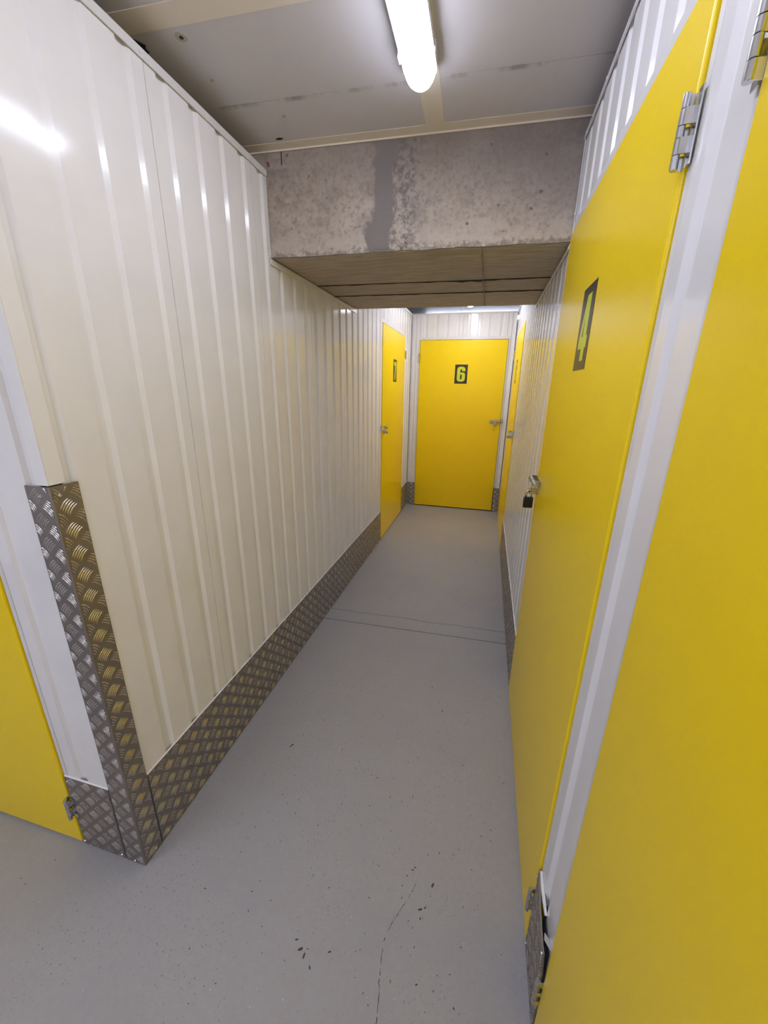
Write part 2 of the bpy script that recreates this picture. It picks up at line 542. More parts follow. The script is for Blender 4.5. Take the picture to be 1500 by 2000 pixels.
# ================================================================ concrete beam
def beam():
    nx, nz = 150, 24
    xa, xb = -2.3, 1.3
    m = MB()
    random.seed(21)
    X = [xa + (xb - xa) * k / nx for k in range(nx + 1)]
    chip = [max(0, random.gauss(0.0, 0.0045)) for _ in X]
    chip = [(chip[max(0, k - 1)] + 2 * chip[k] + chip[min(nx, k + 1)]) / 4 for k in range(nx + 1)]
    zt = ZC - 0.0015
    Z = [ZB + (zt - ZB) * (k / nz) ** 1.3 for k in range(nz + 1)]
    for j, z in enumerate(Z):
        for i, x in enumerate(X):
            wob = 0.0011 * math.sin(7 * x + 3 * z) + random.uniform(-1, 1) * (0.0008 if j else 0)
            if j == nz: wob = 0
            zz = z + (chip[i] if j == 0 else 0)
            m.v.append((x, beam_front(x) + wob + (0.6 * chip[i] if j < 2 else 0), zz))
    W = nx + 1
    for j in range(nz):
        for i in range(nx):
            a = j * W + i
            m.f.append((a, a + 1, a + W + 1, a + W))
    # underside, back and top
    o0 = len(m.v)
    for i, x in enumerate(X):
        m.v += [(x, beam_front(x) + 0.0085, ZB + 0.026), (x, beam_back(x), ZB + 0.026), (x, beam_back(x), zt)]
    for i in range(nx):
        a, b_ = o0 + 3 * i, o0 + 3 * i + 3
        m.f += [(i, a, b_, i + 1), (a, a + 1, b_ + 1, b_), (a + 1, a + 2, b_ + 2, b_ + 1), (a + 2, nz * W + i, nz * W + i + 1, b_ + 2)]
    m.f += [tuple([k * W for k in range(nz + 1)] + [o0 + 2, o0 + 1, o0])]
    e = o0 + 3 * nx
    m.f += [tuple([k * W + nx for k in range(nz, -1, -1)] + [e, e + 1, e + 2])]
    return m.build('concrete_beam', M_BEAM)
bm_o = beam()
tag(bm_o, 'stained concrete beam crossing the corridor under the ceiling', 'beam', kind='structure')
# shuttering board faces under the beam, with open joints between them
def soffit(y0, y1, x0, x1, dz):
    lo, hi = [], []
    for x, off in ((x0, y0), (x1, y0), (x1, y1), (x0, y1)):
        y = beam_front(x) + off + 0.010 * (x - XL) * (off / 1.14)
        lo.append((x, y, ZB + dz)); hi.append((x, y, ZB + 0.028))
    MB().hexa(lo, hi).build('soffit_board', M_SOFFIT, bm_o)
XF = -0.075
for (a, b_, dz) in ((0.009, 0.4740, 0.0), (0.4805, 0.7335, 0.0012), (0.7395, 1.138, 0.0)):
    soffit(a, b_, -2.3, XF - 0.001, dz)
    soffit(a, b_, XF + 0.001, 1.3, dz + 0.0006)
def dirt_joint(off, h0, h1):
    """dirty mortar line squeezed out of a board joint"""
    m = MB()
    n = 90
    x0, x1 = -2.3, 1.3
    hs = [random.uniform(h0, h1) * (1.7 if random.random() < 0.06 else 1.0) for _ in range(n + 1)]
    for k in range(n + 1):
        x = x0 + (x1 - x0) * k / n
        y = beam_front(x) + off + 0.010 * (x - XL) * (off / 1.14)
        m.v += [(x, y - 0.0038, ZB + 0.004), (x, y - 0.0015, ZB - hs[k]), (x, y + 0.002, ZB - hs[k]), (x, y + 0.0038, ZB + 0.004)]
    for k in range(n):
        a = 4 * k
        m.f += [(a, a + 4, a + 5, a + 1), (a + 1, a + 5, a + 6, a + 2), (a + 2, a + 6, a + 7, a + 3)]
    o = m.build('mortar_fin', M_DIRT, bm_o)
    o['kind'] = 'stuff'
random.seed(8)
dirt_joint(0.4772, 0.0028, 0.0058)
dirt_joint(0.7365, 0.0022, 0.0048)
fin = MB()
random.seed(4)
for k in range(40):
    a, b_ = 0.004 + 1.12 * k / 40, 0.004 + 1.12 * (k + 1) / 40
    h = random.uniform(0.002, 0.0055)
    wd = random.uniform(0.0015, 0.003)
    y = beam_front(XF)
    fin.box(XF - wd, XF + wd, y + a, y + b_, ZB - h, ZB + 0.004)
fo = fin.build('mortar_fin', M_BEAM, bm_o)
fo['kind'] = 'stuff'
MB().box(-0.003, 0.003, -0.002, 0.001, -0.006, 0.006).build('paint_mark', M_RED, bm_o, (-0.935, beam_front(-0.935), 2.343))
MB().box(-0.001, 0.001, -0.0018, 0.001, -0.022, 0.022).build('crack', M_DARK, bm_o, (-0.876, beam_front(-0.876), 2.357))

# ================================================================ cladding
GR_N, GR_F, GR_D = 0.0205, 0.0205, 0.0090     # half widths and depth of a rib groove
FACE = 0.004                                   # cladding lies this far behind the wall plane
def cladding(frame, sgn, spans, seam0, s_lo, s_hi, ztop, zbot, parent):
    """One corrugated sheet object per panel. s is the coordinate along the wall; ztop / zbot are functions of s; spans are the
    s intervals with a constant outline."""
    k0 = math.floor((s_lo - seam0) / PANEL) - 1
    k1 = math.ceil((s_hi - seam0) / PANEL) + 1
    for k in range(k0, k1):
        a, b_ = seam0 + k * PANEL + 0.0011, seam0 + (k + 1) * PANEL - 0.0011
        for (p, q) in spans:
            lo, hi = max(a, p), min(b_, q)
            if hi - lo < 0.012: continue
            prof = [(lo, 0.0)]
            for g in range(4):
                c = seam0 + k * PANEL + (g + 0.5) * PITCH_G
                for du, d in ((-0.0205, 0), (-0.0145, GR_D), (0.0095, GR_D), (0.0205, 0)):
                    prof.append((c + du, d))
            prof.append((hi, 0.0))
            # clip the profile to [lo, hi]
            def depth(s):
                pts = sorted(prof[1:-1])
                if s <= pts[0][0] or s >= pts[-1][0]: return 0.0
                for (s0, d0), (s1, d1) in zip(pts, pts[1:]):
                    if s0 <= s <= s1:
                        return d0 + (d1 - d0) * (s - s0) / max(1e-9, s1 - s0)
                return 0.0
            ss = sorted({round(x, 5) for x, _ in prof if lo < x < hi} | {round(lo, 5), round(hi, 5)})
            row = [(s, FACE + depth(s)) for s in ss]
            row = [(ss[0], FACE + 0.012)] + row + [(ss[-1], FACE + 0.012)]   # folded edges
            zt, zb = ztop((lo + hi) / 2), zbot((lo + hi) / 2)
            m = MB()
            n = len(row)
            for z in (zb, zt):
                m.v += [(sgn * s, d, z) for s, d in row]
            for i in range(n - 1):
                f = (i, i + 1, n + i + 1, n + i)
                m.f.append(f if sgn > 0 else f[::-1])
            o = m.build('cladding_panel', M_WHITE, parent)
            so = o.modifiers.new('sheet', 'SOLIDIFY')
            so.thickness = 0.0008
            so.offset = -1
def wall(name, key, label, seam0, s_lo, s_hi, spans, ztop, zbot):
    loc, rz, sgn = FRAMES[key]
    m = MB()
    for (p, q) in spans:
        z0, z1 = zbot((p + q) / 2), ztop((p + q) / 2)
        u = sorted((sgn * p, sgn * q))
        m.box(u[0], u[1], FACE + 0.020, FACE + 0.050, z0, z1 - 0.01)
    o = m.build(name, M_CORE, None, loc, rz)
    tag(o, label, 'wall', kind='structure')
    cladding(key, sgn, spans, seam0, s_lo, s_hi, ztop, zbot, o)
    return o

GAP = 0.020   # jamb width beyond the door edge
D7 = (3.604, 4.580)
D4 = (0.764, 1.767)
D5 = (3.660, 4.662)
D3 = (-0.410, 0.588)
D6 = (-0.837, 0.167)
D1 = (-2.204, -1.203)
HEAD = 2.070
YBL0, YBL1 = beam_front(XL), beam_back(XL)
YBR0, YBR1 = beam_front(XR), beam_back(XR)
ZU = ZB - 0.004

def rule(b0, b1, doors, top=ZT):
    def zt(s): return ZU if b0 is not None and b0 < s < b1 else top
    def zb(s):
        for a, c in doors:
            if a - GAP < s < c + GAP: return HEAD
        return 0.285
    return zt, zb
zt, zb = rule(YBL0 - 0.004, YBL1 + 0.004, [D7])
wall_left = wall('wall_left', 'left', 'long white ribbed steel wall left of the corridor', 1.118, Y0, YE,
     [(Y0 + 0.042, YBL0 - 0.005), (YBL0 - 0.0045, YBL1 + 0.0045), (YBL1 + 0.005, D7[0] - GAP), (D7[0] - GAP, D7[1] + GAP), (D7[1] + GAP, YE - 0.003)], zt, zb)
zt, zb = rule(YBR0 - 0.004, YBR1 + 0.004, [D4, D5, D3])
wall_right = wall('wall_right', 'right', 'white ribbed steel wall along the corridor with yellow doors 4 and 5', 1.2445, -2.0, YE,
     [(-2.0, D3[0] - GAP), (D3[0] - GAP, D3[1] + GAP - 0.018), (D3[1] + 0.004, D4[0] - GAP), (D4[0] - GAP, YBR0 - 0.005), (YBR0 - 0.0045, D4[1] + GAP), (D4[1] + GAP, YBR1 + 0.0045), (YBR1 + 0.005, D5[0] - GAP), (D5[0] - GAP, D5[1] + GAP), (D5[1] + GAP, YE - 0.003)],
     lambda s: ZU if YBR0 - 0.0047 < s < YBR1 + 0.0047 else ZT + 0.006, lambda s: HEAD if (D4[0] - GAP < s < YBR0 - 0.004 or D5[0] - GAP < s < D5[1] + GAP or D3[0] - GAP < s < D3[1] + 0.003) else (ZU - 0.02 if YBR0 - 0.005 < s < D4[1] + GAP else 0.285))
zt, zb = rule(None, None, [D6])
wall_far = wall('wall_far', 'far', 'short white ribbed steel wall around yellow door 6 at the corridor end', -0.347, XL, XR,
     [(XL + 0.003, D6[0] - GAP), (D6[0] - GAP, D6[1] + GAP), (D6[1] + GAP, XR - 0.003)], zt, zb)
zt, zb = rule(None, None, [D1])
wall_front = wall('wall_front', 'front', 'white ribbed wall turning left around the corner beside the tread plate guard', -1.183, -3.2, XL,
     [(-3.2, D1[0] - GAP), (D1[0] - GAP, D1[1] + GAP), (D1[1] + GAP, XL - 0.042)], zt, zb)
# the passage goes on behind the camera
FRAMES['back'] = ((0, -2.0, 0), PI, -1)
FRAMES['side'] = ((-3.2, 0, 0), PI / 2, 1)
wall_back = wall('wall_back', 'back', 'white ribbed wall closing the passage behind the camera', 0.0, -3.2, XR, [(-3.2, XR - 0.003)], lambda s: ZT, lambda s: 0.285)
wall_side = wall('wall_side', 'side', 'white ribbed wall at the end of the side passage', 0.0, -2.0, Y0, [(-1.99, Y0 - 0.004)], lambda s: ZT, lambda s: 0.285)

# ================================================================ trims
trim_n = [0]
def trim(frame, label, boxes, screws=(), mat=None):
    loc, rz, sgn = FRAMES[frame]
    trim_n[0] += 1
    m = MB()
    for (s0, s1, y0, y1, z0, z1) in boxes:
        u = sorted((sgn * s0, sgn * s1))
        m.box(u[0], u[1], y0, y1, z0, z1)
    o = m.build('trim_%d' % trim_n[0], mat or M_TRIM, None, loc, rz, bevel=(0.0012, 2))
    tag(o, label, 'trim', kind='structure')
    for s, z in screws:
        screw(o, (sgn * s, -0.0028 if 'capping' in label else 0.0, z), (0, -1, 0), 0.0045, 0.003, M_SCREW_W)
    return o
TF = 0.0225  # height of the visible flange
trim('left', 'white capping along the top of the left wall before the beam', [(Y0 + 0.001, YBL0 - 0.002, -0.0028, 0.0012, ZT - TF, ZT), (Y0 + 0.001, YBL0 - 0.002, 0.0, 0.06, ZT - 0.0015, ZT)],
     [(s, ZT - 0.012) for s in (1.106, 1.127, 1.359, 1.595, 1.710, 0.85)])
trim('left', 'white upright edge trim where the left wall meets the beam face', [(YBL0 - 0.014, YBL0 - 0.0025, 0.0, 0.0032, ZU + 0.001, ZT - TF - 0.0008)], [(YBL0 - 0.009, 2.028), (YBL0 - 0.009, 2.30 - 0.008)])
trim('left', 'white capping of the left wall under the concrete beam', [(YBL0 - 0.014, YBL1 + 0.002, -0.0028, 0.0012, ZU - TF, ZU), (YBL0 - 0.002, YBL1 + 0.002, 0.0, 0.06, ZU - 0.0015, ZU)],
     [(s, ZU - 0.011) for s in (1.712, 1.86, 2.13, 2.45, 2.75)])
trim('left', 'white capping along the top of the left wall beyond the beam', [(YBL1 + 0.002, YE - 0.003, -0.0028, 0.0012, ZT - TF, ZT), (YBL1 + 0.002, YE - 0.003, 0.0, 0.06, ZT - 0.0015, ZT)], [(s, ZT - 0.012) for s in (3.2, 3.7, 4.2, 4.7)])
ZTR = ZT + 0.006
trim('right', 'white capping along the top of the right wall before the beam', [(-2.0, YBR0 - 0.002, -0.0028, 0.0012, ZTR - 0.014, ZTR), (-2.0, YBR0 - 0.002, 0.0, 0.06, ZTR - 0.0015, ZTR)],
     [(s, ZTR - 0.008) for s in (0.3, 0.8, 1.25, 1.49, 1.735)])
trim('right', 'white upright edge trim where the right wall meets the beam face', [(YBR0 - 0.012, YBR0 - 0.0025, 0.0, 0.0032, ZU + 0.001, ZTR - 0.0145)], [(YBR0 - 0.008, 2.10)])
trim('right', 'white capping of the right wall under the concrete beam', [(D4[1] + 0.001, YBR1 + 0.002, -0.0028, 0.0012, ZU - 0.016, ZU), (YBR0, YBR1 + 0.002, 0.0, 0.06, ZU - 0.0015, ZU)], [(s, ZU - 0.008) for s in (1.79, 2.2, 2.6, 2.86)])
trim('right', 'white capping along the top of the right wall beyond the beam', [(YBR1 + 0.002, YE - 0.003, -0.0028, 0.0012, ZTR - 0.020, ZTR), (YBR1 + 0.002, YE - 0.003, 0.0, 0.06, ZTR - 0.0015, ZTR)], [(s, ZTR - 0.01) for s in (3.3, 4.0, 4.6)])
trim('far', 'white capping along the top of the far end wall above door 6', [(XL + 0.004, XR - 0.004, 0.0, 0.0032, ZT - 0.016, ZT), (XL + 0.004, XR - 0.004, 0.0, 0.06, ZT - 0.0015, ZT)], [(-0.6, ZT - 0.009), (-0.1, ZT - 0.009)])
trim('front', 'white capping along the top of the wall above the left yellow door', [(-3.2, XL, -0.0028, 0.0012, ZT - TF, ZT)], [(s, ZT - 0.012) for s in (-1.6, -1.1)])
# folded corner flashing above the guard
trim('front', 'white folded corner flashing above the tread plate corner guard', [(XL - 0.0395, XL, 0.0, 0.003, 1.276, ZT - TF - 0.001)], mat=M_WHITE)
trim('left', 'return flange of the white corner flashing on the corridor side', [(Y0 + 0.0032, Y0 + 0.040, 0.0, 0.003, 1.276, ZT - TF - 0.001)], mat=M_WHITE)
trim('left', 'white inside corner trim between door 7 and the far wall', [(YE - 0.028, YE - 0.0035, 0.0, 0.003, ZK + 0.002, ZT - TF - 0.001)])
trim('far', 'white inside corner trim beside the left edge of door 6', [(XL + 0.0035, XL + 0.026, 0.0, 0.003, ZK + 0.002, ZT - TF - 0.001)])

# ================================================================ tread plate
def tread(rects, uc, zc, lift=0.0):
    """five-bar tread: raised curved bars in the local plane y=0, standing towards -y; rects = [(u0,u1,z0,z1)]"""
    m = MB()
    L, SP, WD, HT = 0.032, 0.0062, 0.0018, 0.0022
    for (u0, u1, z0, z1) in rects:
        i0, i1 = math.floor((u0 - uc) / 0.06) - 1, math.ceil((u1 - uc) / 0.06) + 1
        j0, j1 = math.floor((z0 - zc) / 0.06) - 1, math.ceil((z1 - zc) / 0.06) + 1
        for i in range(i0, i1 + 1):
            for j in range(j0, j1 + 1):
                for kind in (0, 1):
                    cu, cz = uc + 0.06 * i + 0.03 * kind, zc + 0.06 * j + 0.03 * kind
                    th = PI / 4 if kind == 0 else 3 * PI / 4
                    d = (math.cos(th), math.sin(th))
                    nrm = (-d[1], d[0])
                    for q in range(-2, 3):
                        pts = []
                        for k in range(7):
                            t = (k / 6 - 0.5)
                            sag = 0.0032 * (0.25 - t * t) * 4 * (1 if kind == 0 else -1)
                            off = SP * q + sag - 0.0016
                            x = cu + d[0] * L * t + nrm[0] * off
                            z = cz + d[1] * L * t + nrm[1] * off
                            pts.append((x, z, t))
                        ok = [u0 + 0.001 < x < u1 - 0.001 and z0 + 0.001 < z < z1 - 0.001 for x, z, _ in pts]
                        run = [k for k in range(7) if ok[k]]
                        if len(run) < 3: continue
                        b0 = len(m.v)
                        for k in run:
                            x, z, t = pts[k]
                            e = max(0.18, math.sqrt(max(0, 1 - (2 * t) ** 2)))
                            w_, h_ = WD * (0.35 + 0.65 * e), HT * e
                            m.v += [(x - nrm[0] * w_, 0, z - nrm[1] * w_), (x, -h_, z), (x + nrm[0] * w_, 0, z + nrm[1] * w_)]
                        for k in range(len(run) - 1):
                            a = b0 + 3 * k
                            m.f += [(a, a + 1, a + 4, a + 3), (a + 1, a + 2, a + 5, a + 4)]
    return m
def baseboard(name, key, s0, s1, label, uc, zc, screws):
    loc, rz, sgn = FRAMES[key]
    u = sorted((sgn * s0, sgn * s1))
    o = MB().box(u[0], u[1], 0.0, 0.003, 0.004, ZK).build(name, M_TREAD, None, loc, rz)
    tag(o, label, 'kick plate', kind='structure')
    t = tread([(u[0], u[1], 0.002, ZK - 0.001)], uc, zc).build('tread_pattern', M_BARS, o, smooth=True)
    t['kind'] = 'stuff'
    MB().box(u[0], u[1], 0.0004, 0.0062, ZK, ZK + 0.0022).build('white_edge_strip', M_WHITE, o)  # thin white strip along the top edge of the plate
    for s, z in screws:
        screw(o, (sgn * s, 0, z), (0, -1, 0), 0.0045, 0.0045)
    return o
lz = 0.019   # lattice phase in z
baseboard('baseboard_left', 'left', 0.7078, D7[0] - 0.006, 'long aluminium tread plate kick strip along the left wall', 0.669, lz,
          [(0.733, 0.022), (1.122, ZK - 0.008), (1.133, 0.016), (1.618, ZK - 0.008), (1.622, 0.02), (2.12, ZK - 0.008), (2.13, 0.018), (2.62, ZK - 0.008), (2.63, 0.018), (3.12, ZK - 0.008), (3.15, 0.018)])
baseboard('baseboard_left', 'left', D7[1] + 0.006, YE - 0.004, 'short tread plate kick strip between door 7 and the far corner', 0.669, lz, [(4.64, 0.02), (4.9, ZK - 0.01)])
baseboard('baseboard_far', 'far', XL + 0.004, D6[0] - 0.006, 'small tread plate kick piece left of door 6', -0.92, lz, [(-0.86, ZK - 0.01)])
baseboard('baseboard_far', 'far', D6[1] + 0.006, XR - 0.004, 'small tread plate kick piece right of door 6', 0.19, lz, [(0.19, ZK - 0.01)])
baseboard('baseboard_right', 'right', D4[1] + 0.008, D5[0] - 0.006, 'long tread plate kick strip on the right wall between doors 4 and 5', -1.8, lz,
          [(1.80, 0.016), (2.16, 0.02), (2.16, ZK - 0.01), (2.6, 0.02), (2.95, ZK - 0.01), (3.2, 0.02)])
baseboard('baseboard_right', 'right', D5[1] + 0.006, YE - 0.004, 'short tread plate kick strip on the right wall beyond door 5', -1.8, lz, [(4.8, 0.02)])
baseboard('baseboard_front', 'front', D1[1] + 0.006, -1.0225, 'short tread plate kick piece between the left yellow door and the corner guard', -1.025, lz, [(-1.186, 0.293), (-1.190, 0.02), (-1.036, 0.018)])
baseboard('baseboard_right', 'right', -2.0, D3[0] - 0.006, 'tread plate kick strip on the right wall behind the nearest yellow door', -1.8, lz, [])

# the loose kick plate between door 4 and the nearest yellow door, bent off the wall
def loose_plate():
    loc, rz, sgn = FRAMES['right']
    s0, s1 = D3[1] + 0.005, D4[0] - 0.004
    u0, u1 = -s1, -s0
    nu, nz = 14, 16
    def off(u, z):
        a = (u - u0) / (u1 - u0)
        t = max(0.0, (z - 0.10) / (ZK - 0.10))
        return -0.001 - t ** 1.5 * 0.013 * (0.18 + 0.82 * math.sin(PI * 0.5 * a))
    m = MB()
    for layer in (0, 0.003):
        for j in range(nz + 1):
            z = 0.001 + (ZK - 0.001) * j / nz
            for i in range(nu + 1):
                u = u0 + (u1 - u0) * i / nu
                m.v.append((u, off(u, z) + layer, z))
    W, T = nu + 1, (nu + 1) * (nz + 1)
    for j in range(nz):
        for i in range(nu):
            a = j * W + i
            m.f += [(a, a + 1, a + W + 1, a + W), (T + a, T + a + W, T + a + W + 1, T + a + 1)]
    for i in range(nu):
        m.f += [(i + 1, i, T + i, T + i + 1), (nz * W + i, nz * W + i + 1, T + nz * W + i + 1, T + nz * W + i)]
    for j in range(nz):
        a, b_ = j * W, j * W + nu
        m.f += [(a, a + W, T + a + W, T + a), (b_ + W, b_, T + b_, T + b_ + W)]
    o = m.build('baseboard_right', M_TREAD, None, loc, rz)
    tag(o, 'loose bent tread plate kick piece between door 4 and the nearest yellow door', 'kick plate', kind='structure')
    t = tread([(u0, u1, 0.002, ZK - 0.002)], -0.72, lz)
    t.v = [(x, y + off(x, z), z) for x, y, z in t.v]
    to = t.build('tread_pattern', M_BARS, o, smooth=True)
    to['kind'] = 'stuff'
    for s, z in ((D4[0] - 0.012, ZK - 0.012), (D3[1] + 0.012, ZK - 0.010), (D4[0] - 0.012, 0.016)):
        screw(o, (-s, off(-s, z), z), (0, -1, 0), 0.0045, 0.0045)
    # crumpled edge of the white flashing sticking out above the plate
    f = MB()
    n = 12
    for k in range(n + 1):
        a = k / n
        u = u0 + (u1 - u0) * (0.03 + 0.55 * a)
        out = -0.0050 * math.sin(PI * (0.1 + 0.8 * a))
        f.v += [(u, 0.0035, ZK + 0.004), (u, out * 0.4, ZK + 0.0035), (u, out * 0.65, ZK + 0.0005)]
    for k in range(n):
        a = 3 * k
        f.f += [(a, a + 3, a + 4, a + 1), (a + 1, a + 4, a + 5, a + 2)]
    i = len(f.v)
    ut = u0 + (u1 - u0) * 0.80
    f.v += [(ut, 0.0035, ZK - 0.006), (ut + 0.022, 0.0035, ZK - 0.004), (ut + 0.018, -0.012, ZK + 0.020), (ut + 0.006, -0.010, ZK + 0.022)]
    f.f.append((i, i + 1, i + 2, i + 3))
    fo = f.build('crumpled_flashing', M_WHITE, wall_right)
    fo.modifiers.new('sheet', 'SOLIDIFY').thickness = 0.0008
loose_plate()

# corner guard: one L shaped tread plate, a thing of its own
def corner_guard():
    root = empty('corner_guard', (XL, Y0, 0))
    tag(root, 'tall folded tread plate corner guard screwed to the left wall corner', 'corner guard')
    h = 1.273
    m = MB()
    r = 0.004
    arc = [(-r + r * math.cos(a), r - r * math.sin(a)) for a in [k * PI / 16 for k in range(9)]]  # from +x side round to -y side
    outer = [(0.0, 0.0688)] + arc + [(-0.0738, 0.0)]
    inner = [(-0.003, 0.0688), (-0.003, 0.003), (-0.0738, 0.003)]
    ring = outer + inner[::-1]
    n = len(ring)
    m.v = [(x, y, 0.001) for x, y in ring] + [(x, y, h) for x, y in ring]
    for k in range(n):
        j = (k + 1) % n
        m.f.append((j, k, n + k, n + j))
    m.f += [tuple(range(n)), tuple(range(2 * n - 1, n - 1, -1))]
    m.build('guard_plate', M_TREAD, root)
    a = tread([(-0.0728, -0.003, 0.002, h - 0.001)], 0.015 - 0.06 + 0.0, lz + 0.03).build('tread_pattern', M_BARS, root, smooth=True)
    a['kind'] = 'stuff'
    b_ = tread([(0.003, 0.0685, 0.002, h - 0.001)], 0.033, lz).build('tread_pattern', M_BARS, root, (0, 0, 0), PI / 2, smooth=True)
    b_['kind'] = 'stuff'
    for x, z in ((-0.030, 1.249), (-0.040, 0.011)):
        screw(root, (x, 0, z), (0, -1, 0), 0.0045, 0.0045)
    for y, z in ((0.020, 1.249), (0.044, 0.016)):
        screw(root, (0, y, z), (1, 0, 0), 0.0045, 0.0045)
    return root
corner_guard()

# ================================================================ doors
def glyph(kind):
    """closed outlines in a box 1 wide and 1.75 high: outer first, then counters"""
    H = 1.75
    def arc(cx, cy, rx, ry, a0, a1, n=8):
        return [(cx + rx * math.cos(math.radians(a0 + (a1 - a0) * k / n)), cy + ry * math.sin(math.radians(a0 + (a1 - a0) * k / n))) for k in range(n + 1)]
    if kind == '4':
        return [[(0.40, H), (0.86, H), (0.86, 0.66), (1.0, 0.66), (1.0, 0.34), (0.86, 0.34), (0.86, 0.0), (0.46, 0.0), (0.46, 0.34), (0.0, 0.34), (0.0, 0.62)],
                [(0.46, 0.66), (0.30, 0.66), (0.46, 1.30)]]
    if kind == '7':
        return [[(0.0, H), (1.0, H), (1.0, H - 0.34), (0.64, 0.0), (0.22, 0.0), (0.56, H - 0.36), (0.0, H - 0.36)]]
    if kind == '6':
        o = [(1.0, 1.22)] + arc(0.62, H - 0.36, 0.38, 0.36, 0, 90) + arc(0.38, H - 0.36, 0.38, 0.36, 90, 180) + arc(0.38, 0.36, 0.38, 0.36, 180, 270) + arc(0.62, 0.36, 0.38, 0.36, 270, 360) + arc(0.66, 0.82, 0.34, 0.26, 0, 90) + [(0.52, 1.08), (0.40, 1.02), (0.40, 1.34)] + arc(0.5, 1.34, 0.10, 0.10, 180, 0, 6)[1:] + [(0.60, 1.22)]
        i = arc(0.5, 0.74, 0.10, 0.10, 0, 180, 6) + arc(0.5, 0.36, 0.10, 0.10, 180, 360, 6)
        return [o, i]
    if kind == '5':
        o = [(0.06, H), (0.95, H), (0.95, H - 0.32), (0.40, H - 0.32), (0.40, 1.06), (0.66, 1.10)] + arc(0.66, 0.80, 0.34, 0.30, 90, 0) + arc(0.62, 0.36, 0.38, 0.36, 0, -90) + arc(0.38, 0.36, 0.38, 0.36, 270, 180) + [(0.0, 0.62), (0.38, 0.62), (0.40, 0.34)] + arc(0.5, 0.36, 0.10, 0.10, 180, 360, 6) + [(0.60, 0.74)] + arc(0.5, 0.74, 0.10, 0.10, 0, 180, 6) + [(0.02, 0.74)]
        return [o]
def glyph_mesh(kind, sx, sz, cx, cz, y):
    cu = bpy.data.curves.new('digit', 'CURVE')
    cu.dimensions = '2D'
    cu.fill_mode = 'BOTH'
    cu.extrude = 0.0002
    for ring in glyph(kind):
        sp = cu.splines.new('POLY')
        sp.points.add(len(ring) - 1)
        for p, (a, b_) in zip(sp.points, ring):
            p.co = (a, b_, 0, 1)
        sp.use_cyclic_u = True
    t = bpy.data.objects.new('digit_curve', cu)
    COL.objects.link(t)
    dg = bpy.context.evaluated_depsgraph_get()
    me = bpy.data.meshes.new_from_object(t.evaluated_get(dg))
    bpy.data.objects.remove(t)
    bpy.data.curves.remove(cu)
    for vt in me.vertices:
        a, b_, c = vt.co
        vt.co = (cx + (a - 0.5) * sx, y - c, cz + (b_ - 0.875) * sz / 1.75)
    me.materials.clear()
    me.materials.append(M_LIME)
    return me

KNUCKLES = ((0.0, 0.2, 1), (0.2, 0.42, 0), (0.42, 0.58, 1), (0.58, 0.80, 0), (0.80, 1.0, 1))
def hinge(parent, u, hs, z0, z1, plate=0.0):
    """butt hinge with an exposed barrel; hs=+1: the jamb lies to the right of u"""
    out = 0.0135
    root = MB().box(*sorted((u + hs * 0.0055, u + hs * 0.0185)), -0.0022 - plate, -0.0002 - plate, z0, z1).build('hinge', M_ZINC, parent)
    L = z1 - z0
    for i, (a, b_, s) in enumerate(KNUCKLES):
        m = MB().tube((u, -out, z0 + L * a + 0.0006), (u, -out, z0 + L * b_ - 0.0006), 0.0052, 16)
        if s == 0:   # knuckle carried by the jamb leaf
            m.hexa([(u + hs * 0.0045, -out - 0.002, z0 + L * a), (u + hs * 0.0065, -out, z0 + L * a), (u + hs * 0.0075, -0.001 - plate, z0 + L * a), (u + hs * 0.0055, -0.001 - plate, z0 + L * a)],
                   [(u + hs * 0.0045, -out - 0.002, z0 + L * b_), (u + hs * 0.0065, -out, z0 + L * b_), (u + hs * 0.0075, -0.001 - plate, z0 + L * b_), (u + hs * 0.0055, -0.001 - plate, z0 + L * b_)])
        else:        # knuckle carried by the door leaf
            m.hexa([(u - hs * 0.0045, -out - 0.001, z0 + L * a), (u - hs * 0.0025, -out - 0.001, z0 + L * a), (u - hs * 0.0015, -0.001, z0 + L * a), (u - hs * 0.0040, -0.001, z0 + L * a)],
                   [(u - hs * 0.0045, -out - 0.001, z0 + L * b_), (u - hs * 0.0025, -out - 0.001, z0 + L * b_), (u - hs * 0.0015, -0.001, z0 + L * b_), (u - hs * 0.0040, -0.001, z0 + L * b_)])
        m.build('hinge_knuckle', M_ZINC, root)
    return root

